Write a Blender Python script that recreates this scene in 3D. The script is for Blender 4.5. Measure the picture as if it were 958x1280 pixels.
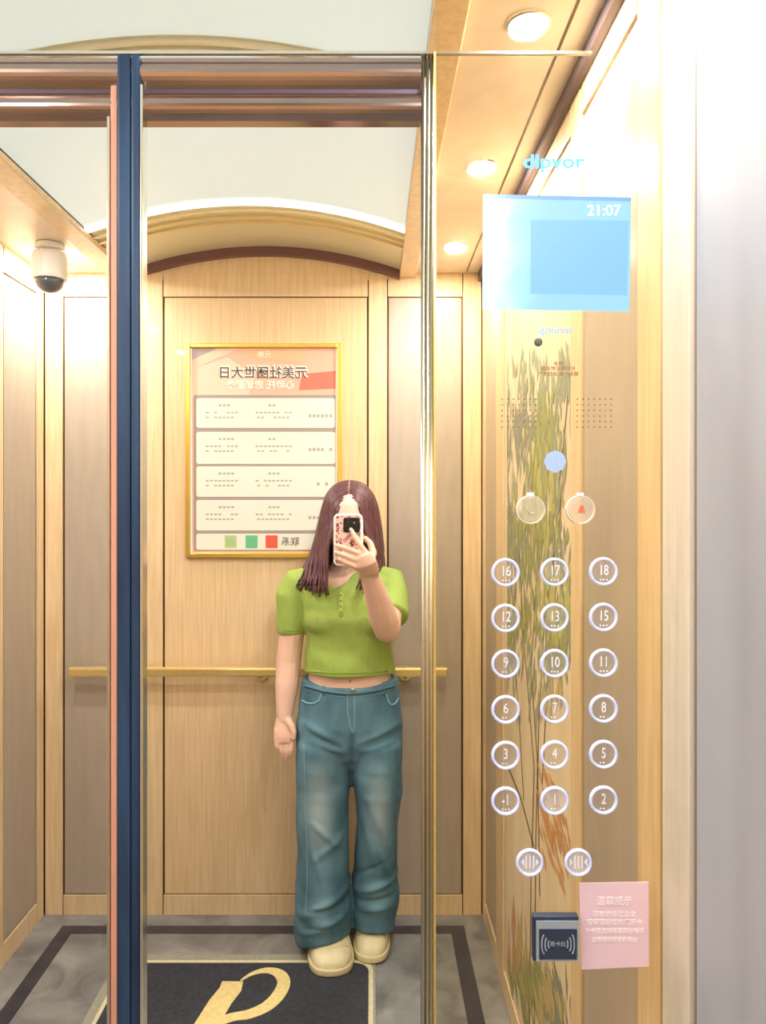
import bpy, bmesh, math, random
from mathutils import Vector, Matrix
random.seed(7)
for o in list(bpy.data.objects): bpy.data.objects.remove(o)
scene = bpy.context.scene
C = scene.collection

# ------------------------------------------------------------------ camera
F, PX, PY, CAMZ = 960.0, 465.0, 625.0, 1.5        # focal length and principal point in pixels of 958x1280
cam = bpy.data.cameras.new('camera'); camo = bpy.data.objects.new('camera', cam); C.objects.link(camo)
camo.location = (0, 0, CAMZ); camo.rotation_euler = (math.pi/2, 0, 0)
cam.sensor_width = 36; cam.lens = F/1280*36; cam.clip_start = 0.02
cam.shift_x = (479-PX)/1280; cam.shift_y = -(640-PY)/1280
scene.camera = camo

# ------------------------------------------------------------------ world, exposure
w = bpy.data.worlds.new('world'); scene.world = w; w.use_nodes = True
w.node_tree.nodes['Background'].inputs[0].default_value = (1, .97, .93, 1)
w.node_tree.nodes['Background'].inputs[1].default_value = 0.3
vs = scene.view_settings
vs.view_transform = 'Standard'; vs.look = 'None'; vs.gamma = 1; vs.use_curve_mapping = False
vs.exposure = 0.45
LAMP_W = 4.5           # watts of each recessed downlight
PANEL_E = .34          # luminous vault

# ------------------------------------------------------------------ room dimensions (metres)
XL, XR, YM, YB, YF, H = -1.19, 0.405, 1.06, 2.78, -0.66, 2.32     # left, right, mirror plane, back, behind the camera, ceiling
VX0, VX1 = -0.87, 0.10                                            # vault opening

# ------------------------------------------------------------------ helpers
def lin(c):
    return tuple(((v/255)/12.92 if v/255 <= .04045 else ((v/255+.055)/1.055)**2.4) for v in c) + (1,)
def px(x, y, Y): return Vector(((x-PX)*Y/F, Y, CAMZ+(PY-y)*Y/F))
def on_floor(x, y, z=0.0):
    Y = F*(CAMZ-z)/(y-PY); return Vector(((x-PX)*Y/F, Y, z))
def on_right(x, y, X=XR):
    Y = X*F/(x-PX); return Vector((X, Y, CAMZ+(PY-y)*Y/F))

class MB:
    def __init__(s): s.v = []; s.f = []
    def add(s, vs_, fs):
        b = len(s.v); s.v += [Vector(v) for v in vs_]; s.f += [tuple(i+b for i in f) for f in fs]; return s
    def box(s, x0, x1, y0, y1, z0, z1):
        v = [(x, y, z) for x in (x0, x1) for y in (y0, y1) for z in (z0, z1)]
        return s.add(v, [(0,1,3,2), (4,6,7,5), (0,4,5,1), (2,3,7,6), (0,2,6,4), (1,5,7,3)])
    def loft(s, rings, cap=True, closed=True):
        n = len(rings[0]); v = [p for r in rings for p in r]; f = []
        for i in range(len(rings)-1):
            for j in range(n if closed else n-1):
                k = (j+1) % n
                f.append((i*n+j, i*n+k, (i+1)*n+k, (i+1)*n+j))
        if cap:
            f.append(tuple(range(n-1, -1, -1))); f.append(tuple(range((len(rings)-1)*n, len(rings)*n)))
        return s.add(v, f)
    def tube(s, pts, rad, n=8, flat=1.0, up=None):
        pts = [Vector(p) for p in pts]; rings = []
        up = Vector(up) if up else None
        for i, p in enumerate(pts):
            d = (pts[min(i+1, len(pts)-1)]-pts[max(i-1, 0)]).normalized()
            if up is None:
                up = Vector((0, 0, 1)) if abs(d.z) < .9 else Vector((0, 1, 0))
            a = (up-d*up.dot(d)).normalized(); b = d.cross(a); up = a
            r = rad[i] if isinstance(rad, (list, tuple)) else rad
            rings.append([p+a*(r*math.cos(2*math.pi*j/n)*flat)+b*(r*math.sin(2*math.pi*j/n)) for j in range(n)])
        return s.loft(rings)
    def prism(s, poly, off):                                     # extrude a 3D polygon by a vector
        off = Vector(off); n = len(poly); v = [Vector(p) for p in poly]
        return s.add(v+[p+off for p in v], [tuple(range(n)), tuple(range(2*n-1, n-1, -1))]+[(i, i+n, (i+1) % n+n, (i+1) % n) for i in range(n)])
    def lathe_y(s, c, prof, n=32, cap=True):                               # revolve (r, y) about an axis along Y through c
        c = Vector(c); rings = [[c+Vector((r*math.cos(2*math.pi*j/n), y, r*math.sin(2*math.pi*j/n))) for j in range(n)] for r, y in prof]
        return s.loft(rings, cap=cap and prof[0] != prof[-1])
    def lathe_z(s, c, prof, n=32):
        c = Vector(c); rings = [[c+Vector((r*math.cos(2*math.pi*j/n), r*math.sin(2*math.pi*j/n), z)) for j in range(n)] for r, z in prof]
        return s.loft(rings, cap=prof[0] != prof[-1])
    def ell(s, c, r, n=16, m=10):
        c = Vector(c); rings = []
        for i in range(m+1):
            t = -math.pi/2+math.pi*(i if 0 < i < m else (.03 if i == 0 else m-.03))/m
            rings.append([c+Vector((r[0]*math.cos(t)*math.cos(2*math.pi*j/n), r[1]*math.cos(t)*math.sin(2*math.pi*j/n), r[2]*math.sin(t))) for j in range(n)])
        return s.loft(rings)

def bez(pts, n):                                               # Catmull-Rom through the control points
    out = []
    for i in range(len(pts)-1):
        p0, p1, p2, p3 = pts[max(i-1, 0)], pts[i], pts[i+1], pts[min(i+2, len(pts)-1)]
        for k_ in range(n):
            t = k_/n; out.append(.5*((2*p1)+(p2-p0)*t+(2*p0-5*p1+4*p2-p3)*t*t+(3*p1-p0-3*p2+p3)*t**3))
    out.append(pts[-1]); return out
def org(parent):
    o = Vector((0, 0, 0))
    while parent is not None: o += parent.location; parent = parent.parent
    return o
def build(name, mb, m, parent=None, loc=None, smooth=False, bevel=0, voxel=0, smooth_it=0, fix=True):
    base = org(parent)
    loc = Vector(loc) if loc is not None else Vector((0, 0, 0))
    me = bpy.data.meshes.new(name)
    me.from_pydata([v-base-loc for v in mb.v], [], mb.f)
    if fix:
        bm = bmesh.new(); bm.from_mesh(me); bmesh.ops.recalc_face_normals(bm, faces=bm.faces)
        if bevel: bmesh.ops.bevel(bm, geom=[e for e in bm.edges if len(e.link_faces) == 2 and e.calc_face_angle(0) > .6], offset=bevel, segments=2, affect='EDGES', profile=.6)
        bm.to_mesh(me); bm.free()
    if voxel:
        t = bpy.data.objects.new('tmp', me); C.objects.link(t)
        r = t.modifiers.new('r', 'REMESH'); r.mode = 'VOXEL'; r.voxel_size = voxel
        if smooth_it:
            q = t.modifiers.new('s', 'SMOOTH'); q.iterations = smooth_it; q.factor = .5
        dg = bpy.context.evaluated_depsgraph_get()
        me2 = bpy.data.meshes.new_from_object(t.evaluated_get(dg)); bpy.data.objects.remove(t); me = me2; me.name = name
    if smooth or bevel:
        me.polygons.foreach_set('use_smooth', [True]*len(me.polygons))
        if bevel and not smooth:
            me.polygons.foreach_set('use_smooth', [False]*len(me.polygons))
    me.materials.clear(); me.materials.append(m)
    o = bpy.data.objects.new(name, me); C.objects.link(o); o.location = loc
    if parent is not None: o.parent = parent
    return o
def empty(name, loc, parent=None):
    o = bpy.data.objects.new(name, None); C.objects.link(o); o.empty_display_size = .05
    o.location = Vector(loc)-org(parent); o.parent = parent; return o
def tag(o, label, cat, group=None):
    o['label'] = label; o['category'] = cat
    if group: o['group'] = group
    return o
def struct(o, label=None, cat=None):
    o['kind'] = 'structure'
    if label: o['label'] = label
    if cat: o['category'] = cat
    return o
def text_mb(body, size, centre, mirror=False, depth=.0004, sx=1.0, bold=0.0):   # flat lettering on a wall, facing -Y
    cu = bpy.data.curves.new('t', 'FONT'); cu.body = body; cu.size = size; cu.align_x = 'CENTER'; cu.align_y = 'CENTER'
    cu.extrude = depth; cu.resolution_u = 3; cu.offset = bold
    t = bpy.data.objects.new('t', cu); C.objects.link(t)
    dg = bpy.context.evaluated_depsgraph_get()
    me = bpy.data.meshes.new_from_object(t.evaluated_get(dg)); bpy.data.objects.remove(t)
    c = Vector(centre); k = -sx if mirror else sx
    mb = MB(); mb.add([c+Vector((v.co.x*k, -v.co.z, v.co.y)) for v in me.vertices], [tuple(p.vertices) for p in me.polygons])
    return mb

# ------------------------------------------------------------------ materials
def mat(name, rgb, rough=.5, metal=0, emit=0, ecol=None, coat=0, spec=.5):
    m = bpy.data.materials.new(name); m.use_nodes = True; b = m.node_tree.nodes['Principled BSDF']
    b.inputs['Base Color'].default_value = lin(rgb); b.inputs['Roughness'].default_value = rough; b.inputs['Metallic'].default_value = metal
    b.inputs['Coat Weight'].default_value = coat; b.inputs['Specular IOR Level'].default_value = spec
    if emit:
        b.inputs['Emission Color'].default_value = lin(ecol or rgb); b.inputs['Emission Strength'].default_value = emit
    return m
def noisy(name, c0, c1, scale=(1, 1, 1), nscale=10, detail=4, rough=.5, metal=0, coat=0, lo=.35, hi=.65, bump=0, dist=0, extra=None):
    m = mat(name, c0, rough, metal, coat=coat); nt = m.node_tree; b = nt.nodes['Principled BSDF']
    tc = nt.nodes.new('ShaderNodeTexCoord'); mp = nt.nodes.new('ShaderNodeMapping'); mp.inputs['Scale'].default_value = scale
    no = nt.nodes.new('ShaderNodeTexNoise'); no.inputs['Scale'].default_value = nscale; no.inputs['Detail'].default_value = detail; no.inputs['Distortion'].default_value = dist
    r = nt.nodes.new('ShaderNodeValToRGB'); r.color_ramp.elements[0].position = lo; r.color_ramp.elements[1].position = hi
    r.color_ramp.elements[0].color = lin(c0); r.color_ramp.elements[1].color = lin(c1)
    nt.links.new(tc.outputs['Object'], mp.inputs['Vector']); nt.links.new(mp.outputs['Vector'], no.inputs['Vector'])
    nt.links.new(no.outputs['Fac'], r.inputs['Fac']); nt.links.new(r.outputs['Color'], b.inputs['Base Color'])
    if extra:
        for e in extra:
            el = r.color_ramp.elements.new(e[0]); el.color = lin(e[1])
    if bump:
        bp = nt.nodes.new('ShaderNodeBump'); bp.inputs['Strength'].default_value = bump; bp.inputs['Distance'].default_value = .004
        nt.links.new(no.outputs['Fac'], bp.inputs['Height']); nt.links.new(bp.outputs['Normal'], b.inputs['Normal'])
    return m
M = {}
M['wood'] = noisy('golden_wood', (222,190,144), (234,206,164), (14, 14, .5), 9, 5, .42, coat=.15)
M['wood_trim'] = noisy('golden_wood_trim', (224,194,148), (236,210,168), (8, 8, .6), 9, 4, .4, coat=.2)
M['birch'] = noisy('pale_birch', (214,204,186), (222,212,196), (10, 10, .5), 8, 4, .45)
M['taupe'] = noisy('taupe_laminate', (178,164,146), (184,170,153), (6, 6, 1), 6, 3, .3)
M['cool'] = noisy('cool_grey_laminate', (168,172,184), (174,178,190), (2, 2, 1), 2, 2, .5)
M['groove'] = mat('bronze_groove', (96,66,44), .35, .6)
M['gold'] = mat('polished_gold', (248,222,150), .25, .7)
M['gold_frame'] = mat('gold_frame', (240,205,105), .28, .8)
M['chrome'] = mat('bright_chrome', (238,236,228), .12, 1)
M['gold_light'] = mat('pale_gold', (240,222,170), .3, .4)
M['bronze'] = mat('bronze_chrome', (196,188,168), .25, 1)
M['header'] = noisy('bronze_mirror_metal', (190,166,156), (172,152,150), (2, 2, 2), 3, 2, .16, 1)
M['navy'] = noisy('navy_metal', (34,52,84), (50,80,116), (6, 6, .6), 5, 2, .35, .2)
M['copper'] = mat('copper_edge', (232,170,148), .45, .2)
M['white'] = mat('white_plastic', (244,244,242), .35)
M['lens'] = mat('smoked_dome', (90,96,100), .1, coat=.6)
M['ceil'] = noisy('tan_ceiling', (234,218,198), (240,226,208), (4, 4, 4), 4, 2, .35)
M['shadow_gap'] = mat('plum_shadow_gap', (96,82,96), .4, .3)  # shade of the wall-ceiling gap put into the colour; also colours the header groove
M['vault'] = mat('luminous_vault', (196,208,206), .2, 0, PANEL_E, (228,246,246))
M['vault_edge'] = mat('cream_vault', (232,228,200), .28, .25)
M['plum'] = mat('plum_moulding', (120,84,84), .35, .2)
M['marble'] = noisy('grey_marble', (104,103,102), (156,155,151), (1, 1, 1), 7, 8, .35, lo=.3, hi=.72, dist=.8)
M['band'] = noisy('dark_band_stone', (52,50,58), (64,62,70), (1, 1, 1), 14, 6, .35)
M['mat_navy'] = noisy('navy_carpet', (48,50,58), (58,60,68), (1, 1, 1), 90, 3, .95, bump=.3)
M['mat_edge'] = noisy('cream_carpet', (206,198,160), (218,210,174), (1, 1, 1), 90, 3, .95)
M['mat_grey'] = noisy('grey_carpet', (150,148,130), (160,158,140), (1, 1, 1), 90, 3, .95)
M['mat_gold'] = noisy('gold_carpet', (222,200,132), (232,214,152), (1, 1, 1), 90, 3, .95)
M['lamp'] = mat('lamp_glow', (255,250,240), .4, 0, 14, (255,250,238))

# ------------------------------------------------------------------ lamps of the room: recessed downlights
def downlight(x, y, label):
    t = empty('downlight', (x, y, H)); tag(t, label, 'downlight', 'recessed downlights')
    build('bezel', MB().lathe_z((x, y, H), [(.033, -.0005), (.04, -.0005), (.039, -.004), (.034, -.005), (.033, -.0005)], 28), M['chrome'], t, smooth=False)
    build('bulb', MB().lathe_z((x, y, H), [(.033, -.0006), (.033, -.003), (.02, -.0042), (.002, -.0045)], 24), M['lamp'], t, smooth=True)
    l = bpy.data.lights.new('downlight_lamp', 'AREA'); l.shape = 'DISK'; l.size = .062; l.energy = LAMP_W; l.color = (1, .975, .94)
    lo = bpy.data.objects.new('lamp', l); C.objects.link(lo); lo.parent = t; lo.location = (0, 0, -.0055)
    return t
for y, t in ((2.48, 'glowing downlight above the bamboo wall, beside the wood end wall'), (1.885, 'glowing downlight above the middle of the bamboo picture'), (1.32, 'glowing downlight above the grey panel between bamboo picture and glass')):
    downlight(.27, y, t)
for y, t in ((2*YM-1.32, 'downlight above the pale grey wall, next to the operating panel'), (2*YM-1.885, 'downlight above the pale grey wall, away from the operating panel'), (2*YM-2.48, 'downlight above the pale grey wall, in the corner behind the photographer')):
    downlight(.27, y, t)
for y, t in ((2.60, 'downlight in the corner behind the white dome camera'), (1.885, 'downlight in the ceiling strip in front of the dome camera'), (1.32, 'downlight in the ceiling strip beside the door header'), (2*YM-1.885, 'downlight above the photographer on the dome camera side'), (2*YM-1.32, 'downlight between photographer and doors on the dome camera side'), (2*YM-2.48, 'downlight behind the photographer on the dome camera side')):
    downlight(-1.05, y, t)

# ------------------------------------------------------------------ floor
fl = struct(build('floor', MB().box(XL-.05, XR+.05, YF-.05, YB+.05, -.05, 0), M['marble']), 'grey marble floor with a dark inlaid border band', 'floor')
bx0, bx1, by0, by1, bw = -1.09, .275, 1.2, 2.655, .05
for a in ((bx0, bx0+bw, by0, by1+bw), (bx1, bx1+bw, by0, by1+bw), (bx0+bw, bx1, by1, by1+bw)):
    build('inlay_band', MB().box(*a, -.004, .0008), M['band'], fl)

# ------------------------------------------------------------------ walls
def wall_piece(name, axis, side, a0, a1, z0, z1, d, m, parent, bevel=.0015):
    """a raised board on a wall: axis 'x' = side wall at X=side running along Y; axis 'y' = end wall at Y=side along X; d = (inner, outer) depth towards the room"""
    mb = MB()
    s0, s1 = sorted((side-d[0], side-d[1]))
    if axis == 'x': mb.box(s0, s1, a0, a1, z0, z1)
    else: mb.box(a0, a1, s0, s1, z0, z1)
    return build(name, mb, m, parent, bevel=bevel)
ZT, ZB = 2.235, .072
def panelled(parent, axis, side, sgn, spans, wood, full):
    # spans: (start, end, kind); kind p=panel, s=stile
    G = .0035 if axis == 'y' else .006
    out = []
    for a0, a1, kind, m in spans:
        lo, hi = min(a0, a1), max(a0, a1)
        if kind == 's': out.append(wall_piece('stile', axis, side, lo+G, hi-G, 0, H, (-sgn*.004, sgn*.006), m, parent))
        else:
            out.append(wall_piece('panel', axis, side, lo+G, hi-G, ZB+G, ZT-G, (-sgn*.004, sgn*.002), m, parent))
            wall_piece('top_rail', axis, side, lo+.0001, hi-.0001, ZT, H, (-sgn*.004, sgn*.0055), wood, parent)
            wall_piece('bottom_rail', axis, side, lo+.0001, hi-.0001, 0, ZB, (-sgn*.004, sgn*.0055), wood, parent)
    return out
W, T, B_, K = M['wood_trim'], M['taupe'], M['birch'], M['cool']
wr = struct(build('wall_right', MB().box(XR+.003, XR+.08, YF, YB, 0, H), M['groove']), 'side wall with wood posts, grey panels and a bamboo picture', 'wall')
side = [(1.06,1.16,'s'), (1.16,1.465,'p'), (1.465,1.547,'s'), (1.547,2.33,'b'), (2.33,2.472,'s'), (2.472,2.718,'p'), (2.718,2.776,'s')]
bam_mat = noisy('sand_print_ground', (226,206,170), (236,218,186), (3, 3, 1), 4, 4, .5)
pieces = panelled(wr, 'x', XR, 1, [(a, b, 's' if k == 's' else 'p', W if k == 's' else (bam_mat if k == 'b' else T)) for a, b, k in side], W, True)
bamboo = pieces[3]; bamboo.name = 'picture_panel'; bamboo['label'] = 'sand coloured panel printed with bamboo'
panelled(wr, 'x', XR, 1, [(2*YM-b, 2*YM-a, 's' if k == 's' else 'p', B_ if k == 's' else K) for a, b, k in side], B_, True)
wl = struct(build('wall_left', MB().box(XL-.08, XL-.003, YF, YB, 0, H), M['groove']), 'side wall with narrow grey panel and wood post beside the dome camera', 'wall')
panelled(wl, 'x', XL, -1, [(a, b, 's' if k == 's' else 'p', W if k == 's' else T) for a, b, k in side], W, True)
panelled(wl, 'x', XL, -1, [(2*YM-b, 2*YM-a, 's' if k == 's' else 'p', W if k == 's' else T) for a, b, k in side], W, True)
wb = struct(build('wall_back', MB().box(XL-.08, XR+.08, YB+.003, YB+.08, 0, H+.2), M['groove']), 'golden wood panelled wall behind the person', 'wall')
backs = [(-1.184,-1.115,'s'), (-1.115,-.844,'p'), (-.844,-.753,'s'), (-.753,-.0145,'w'), (-.0145,.058,'s'), (.058,.327,'p'), (.327,.399,'s')]
panelled(wb, 'y', YB, 1, [(a, b, 's' if k == 's' else 'p', W if k == 's' else (M['wood'] if k == 'w' else T)) for a, b, k in backs], W, True)
wf = struct(build('wall_front', MB().box(XL-.08, XR+.08, YF-.08, YF-.003, 0, H+.2), M['groove']), 'panelled end wall behind the photographer', 'wall')
panelled(wf, 'y', YF, -1, [(a, b, 's' if k == 's' else 'p', W if k == 's' else (M['wood'] if k == 'w' else T)) for a, b, k in backs], W, True)

# ------------------------------------------------------------------ ceiling with a shallow luminous vault
ce = struct(build('ceiling', MB().box(VX1, XR+.08, YF, YB, H, H+.05), M['ceil']), 'tan ceiling strips around a luminous cream vault', 'ceiling')
build('ceiling_strip', MB().box(XL-.08, VX0, YF, YB, H, H+.05), M['ceil'], ce)
def arch(u, rise=.085, base=H+.004): return base+rise*(1-u*u)
def vault_part(name, y0, y1, m, drop=0, th=.012, rise=.085):
    n = 24; rings = []
    for y, zoff in ((y0, 0), (y1, 0), (y1, th), (y0, th)):
        rings.append([Vector((VX0+(VX1-VX0)*i/n, y, arch(-1+2*i/n, rise)-drop+zoff)) for i in range(n+1)])
    mb = MB(); mb.loft(rings+[rings[0]], cap=False, closed=False)
    return build(name, mb, m, ce, smooth=False)
vault_part('luminous_panel', YF, 1.50, M['vault'])
vault_part('luminous_panel', 1.56, 2.36, M['vault'])
vault_part('vault_band', 1.50, 1.56, M['vault_edge'])
vault_part('vault_band', 2.36, YB, M['vault_edge'])
for y in (1.515, 1.54): vault_part('vault_rib', y-.006, y+.006, M['vault_edge'], .008)
for y in (2.40, 2.45, 2.50): vault_part('vault_rib', y-.006, y+.006, M['gold_light'], .008)
vault_part('glow_streak', 2.325, 2.355, mat('streak_glow', (240,246,255), .4, 0, 1.6, (232,242,255)), .006)  # added glowing strip that draws the blue-white streak across the vault
vault_part('vault_arch_moulding', YB-.03, YB-.004, M['plum'], .03, .035)
build('lunette', MB().prism([Vector((VX0, YB-.003, H-.02))]+[Vector((VX0+(VX1-VX0)*i/24, YB-.003, arch(-1+i/12)-.028)) for i in range(25)]+[Vector((VX1, YB-.003, H-.02))], (0, .005, 0)), M['wood_trim'], ce)
for x0, x1 in ((VX1, VX1+.06), (VX0-.075, VX0)):
    build('vault_trim', MB().box(x0, x1, YF+.01, YB-.002, H-.018, H+.03), M['wood_trim'], ce, bevel=.003)
build('shadow_gap', MB().box(XR-.022, XR-.0062, YM+.02, YB-.008, H-.03, H-.001), M['shadow_gap'], ce)  # dark strip standing in for the shadow gap between wall and ceiling
build('ceiling_seam', MB().box(.338, .342, YM+.02, YB-.03, H-.002, H-.0002), M['groove'], ce)

# ------------------------------------------------------------------ mirrored door front: header, meeting stiles, jamb
k = YM/F
def mx(x): return (x-PX)*k
def mz(y): return CAMZ+(PY-y)*k
hd = struct(empty('trim_1', (mx(250), YM+.02, mz(145))), 'bronze polished header over the mirrored doors', 'door header')
def rounded_rail(z0, z1, m, name):
    n = 10; rings = []
    for x in (-.80, mx(527)):
        rings.append([Vector((x, YM+.012-.012*math.sin(math.pi*i/n), z0+(z1-z0)*i/n)) for i in range(n+1)]+[Vector((x, YM+.03, z1)), Vector((x, YM+.03, z0))])
    return build(name, MB().loft(rings), m, hd, smooth=False)
rounded_rail(mz(106), mz(66), M['header'], 'upper_rail'); rounded_rail(mz(146), mz(111), M['header'], 'lower_rail')
build('rail_groove', MB().box(-.80, mx(527), YM+.012, YM+.028, mz(112), mz(105)), M['shadow_gap'], hd)
build('cap_strip', MB().box(-.80, mx(740), YM-.002, YM+.004, mz(68), mz(64.5)), M['chrome'], hd)
d1 = struct(empty('door_1', (mx(140), YM+.02, 0)), 'mirrored sliding door leaf with navy meeting edge', 'door')
build('meeting_edge', MB().box(mx(147), mx(164), YM-.004, YM+.03, 0, mz(68.5)), M['navy'], d1, bevel=.004)
build('copper_edge', MB().box(mx(138), mx(146.5), YM, YM+.03, 0, mz(106)), M['copper'], d1, bevel=.002)
build('chrome_bead', MB().box(mx(134), mx(137.5), YM-.002, YM+.02, 0, mz(146)), M['chrome'], d1, bevel=.001)
d2 = struct(empty('door_2', (mx(175), YM+.02, 0)), 'mirrored sliding door leaf with chrome edge beside the person', 'door')
build('meeting_edge', MB().box(mx(164.5), mx(175), YM-.004, YM+.03, 0, mz(68.5)), M['navy'], d2, bevel=.004)
build('chrome_bead', MB().box(mx(175.5), mx(179), YM-.002, YM+.02, 0, mz(106)), M['chrome'], d2, bevel=.001)
jb = struct(empty('trim_2', (mx(535), YM, 0)), 'fluted chrome door jamb beside the operating panel', 'door jamb')
for x in (529.5, 535, 540):
    build('flute', MB().lathe_z((mx(x), YM+.006, 0), [(.0032, 0), (.0032, mz(66))], 14), M['bronze'], jb, smooth=True)
build('edge_strip', MB().box(mx(542.2), mx(545), YM-.003, YM+.012, 0, mz(66)), M['gold'], jb)
wm = struct(build('trim_3', MB().box(XL, -.80, YM, YM+.03, 0, H-.03), M['header']), 'bronze return panel on the far side of the doors', 'door return')

# ------------------------------------------------------------------ floor mat
mt = empty('floor_mat', on_floor(300, 1240)*1.0); mt.location.z = .001
tag(mt, 'navy entrance mat with cream border line and gold swirl emblem', 'mat')
def rrect(x0, x1, y0, y1, r, z, n=6):
    p = []
    for cx, cy, a in ((x1-r, y1-r, 0), (x0+r, y1-r, 90), (x0+r, y0+r, 180), (x1-r, y0+r, 270)):
        for i in range(n+1):
            t = math.radians(a+90*i/n); p.append(Vector((cx+r*math.cos(t), cy+r*math.sin(t), z)))
    return p
build('backing', MB().prism(rrect(-.83, .012, 1.4, 2.53, .05, .001), (0, 0, .003)), M['mat_grey'], mt)
build('border', MB().prism(rrect(-.80, .004, 1.43, 2.495, .05, .004), (0, 0, .0015)), M['mat_edge'], mt)
build('field', MB().prism(rrect(-.787, -.010, 1.445, 2.478, .045, .0055), (0, 0, .0015)), M['mat_navy'], mt)
def ribbon(pl, wd, z0, z1):
    L, R_ = [], []
    for i, p in enumerate(pl):
        d = pl[min(i+1, len(pl)-1)]-pl[max(i-1, 0)]; nrm = Vector((-d.y, d.x, 0)).normalized(); ww = wd[i]/2
        L.append(p+nrm*ww); R_.append(p-nrm*ww)
    mb = MB(); n = len(pl)
    rings = [[Vector((a.x, a.y, z0)), Vector((b.x, b.y, z0)), Vector((b.x, b.y, z1)), Vector((a.x, a.y, z1))] for a, b in zip(L, R_)]
    return mb.loft(rings)
em = [(248,1300,.07), (262,1278,.07), (276,1255,.07), (288,1240,.07), (291,1230,.065)]
build('emblem_stroke', ribbon([on_floor(a, b) for a, b, c in em], [c for a, b, c in em], .007, .0085), M['mat_gold'], mt)
em = [(301,1229,.006), (316,1220,.016), (334,1216,.028), (349,1220,.038), (355,1231,.04), (349,1246,.042), (334,1261,.042), (312,1271,.04), (290,1275,.036), (268,1284,.04), (244,1306,.04)]
EM = bez([Vector((*on_floor(a, b)[:2], c)) for a, b, c in em], 5)
build('emblem_stroke', ribbon([Vector(v[:2]+(0,)) for v in map(tuple, EM)], [v[2] for v in EM], .007, .0087), M['mat_gold'], mt)

# ------------------------------------------------------------------ handrail
hr = empty('handrail', (-.4, YB-.05, .88)); tag(hr, 'flat gold handrail on the wall behind the person', 'handrail')
ra, rb = px(86, 842, 2.72), px(560, 848, 2.72)
build('rail', MB().box(ra.x, rb.x, 2.705, 2.735, .876, .908), M['gold'], hr, bevel=.006)
for x in (-.9, -.4, .12):
    build('bracket', MB().tube([(x, 2.72, .884), (x, 2.745, .868), (x, 2.772, .868)], .008, 10), M['gold'], hr, smooth=True)
    build('bracket_plate', MB().lathe_y((x, 2.772, .868), [(.02, -.004), (.022, 0), (.022, .005)], 18), M['gold'], hr)

# ------------------------------------------------------------------ wall poster (reads mirror-reversed in the photo)
KB = YB/F
def bp(x, y, d=0): return Vector(((x-PX)*KB, YB-d, CAMZ+(PY-y)*KB))
po = empty('wall_poster', bp(331, 697, .01)); tag(po, 'gold framed notice poster with four white rows on the wood wall', 'poster')
def rect(x0, y0, x1, y1, d0, d1):
    a, b = bp(x0, y1), bp(x1, y0); return MB().box(a.x, b.x, YB-d1, YB-d0, a.z, b.z)
def quad(pts, d): return MB().prism([bp(x, y, d) for x, y in pts], (0, -.0004, 0))
fr = [(233,430,239,697), (422,430,428,697), (239,430,422,435.5), (239,690.5,422,697)]
for a in fr: build('frame_bar', rect(*a, -.001, .018), M['gold_frame'], po, bevel=.003)
fr2 = [(239.2,435.8,241,690), (420,435.8,421.8,690)]
for a in fr2: build('frame_lip', rect(*a, -.001, .012), M['white'], po)
M['p_base'] = mat('poster_salmon', (232,184,160), .4); M['p_beige'] = mat('poster_beige', (232,206,182), .4); M['p_lilac'] = mat('poster_lilac', (186,166,164), .4)
M['p_red'] = mat('poster_red', (214,120,98), .4); M['p_orange'] = mat('poster_orange', (232,186,146), .4); M['p_grey'] = mat('poster_grey', (164,152,144), .4); M['p_row'] = mat('poster_row', (232,230,216), .4)
M['ink'] = mat('dark_ink', (92,82,76), .6); M['ink2'] = mat('soft_ink', (176,172,160), .6); M['white_ink'] = mat('white_ink', (250,244,232), .5)
pr = build('print', rect(241, 435.5, 420, 690.5, .002, .006), M['p_base'], po)
build('print_shape', quad([(241,436), (300,436), (241,462)], .0062), M['p_beige'], pr)
build('print_shape', quad([(241,436), (272,436), (241,450)], .0068), M['p_lilac'], pr)
build('print_shape', quad([(300,436), (382,436), (382,455), (320,450)], .0062), M['p_orange'], pr)
build('print_shape', quad([(241,462), (285,447), (320,470), (310,497), (241,497)], .0062), M['p_beige'], pr)
build('print_shape', quad([(378,468), (420,464), (420,486), (374,488)], .0064), M['p_red'], pr)
build('print_board', quad([(243,494), (422,494), (422,689), (243,689)], .0064), M['p_grey'], po)
rows = [(246,498,419,535), (246,540,419.5,580), (246,583,419.5,621), (246,625,419.5,663), (246,667,419,687)]
for ri, (a, b, c, d) in enumerate(rows):
    r_ = build('print_row', MB().prism([Vector((p.x, YB-.0068, p.y)) for p in rrect(bp(a, 0).x, bp(c, 0).x, bp(0, d).z, bp(0, b).z, .008, 0, 3)], (0, -.0005, 0)), M['p_row'], po)
    mb = MB()
    if ri < 4:
        for (x0, n, yy, h) in ((274, 4, 9, 2.5), (336, 3, 9, 2.5), (258, 8, 18, 2), (320, 9, 18, 2), (258, 7, 24, 2), (322, 8, 24, 2), (386, 6, 22, 4)):
            for i in range(n):
                if random.random() < .12: continue
                x = x0+i*5.2; mb.add(*(lambda q: (q.v, q.f))(rect(x, b+yy-h/2, x+3.6, b+yy+h/2, .0073, .0076)))
        build('small_print', mb, M['ink2'], r_)['kind'] = 'stuff'
for x, c in ((289, (176,206,140)), (315, (104,192,140)), (340, (240,92,64))):
    m = mat('poster_logo', c, .4)
    s = build('printed_logo', rect(x-7.5, 669, x+7.5, 685, .0074, .0079), m, po)
    mb = MB()
    for i in range(3): mb.add(*(lambda q: (q.v, q.f))(rect(x-5+i*3.6, 673, x-2.6+i*3.6, 682, .008, .0083)))
    build('logo_mark', mb, mat('logo_mark', tuple(int(v*.8+30) for v in c), .5), s)
build('printed_lettering', text_mb('元美社团世大日', .046, bp(329, 467, .0072), True, bold=.0005), M['ink'], po)
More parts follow.
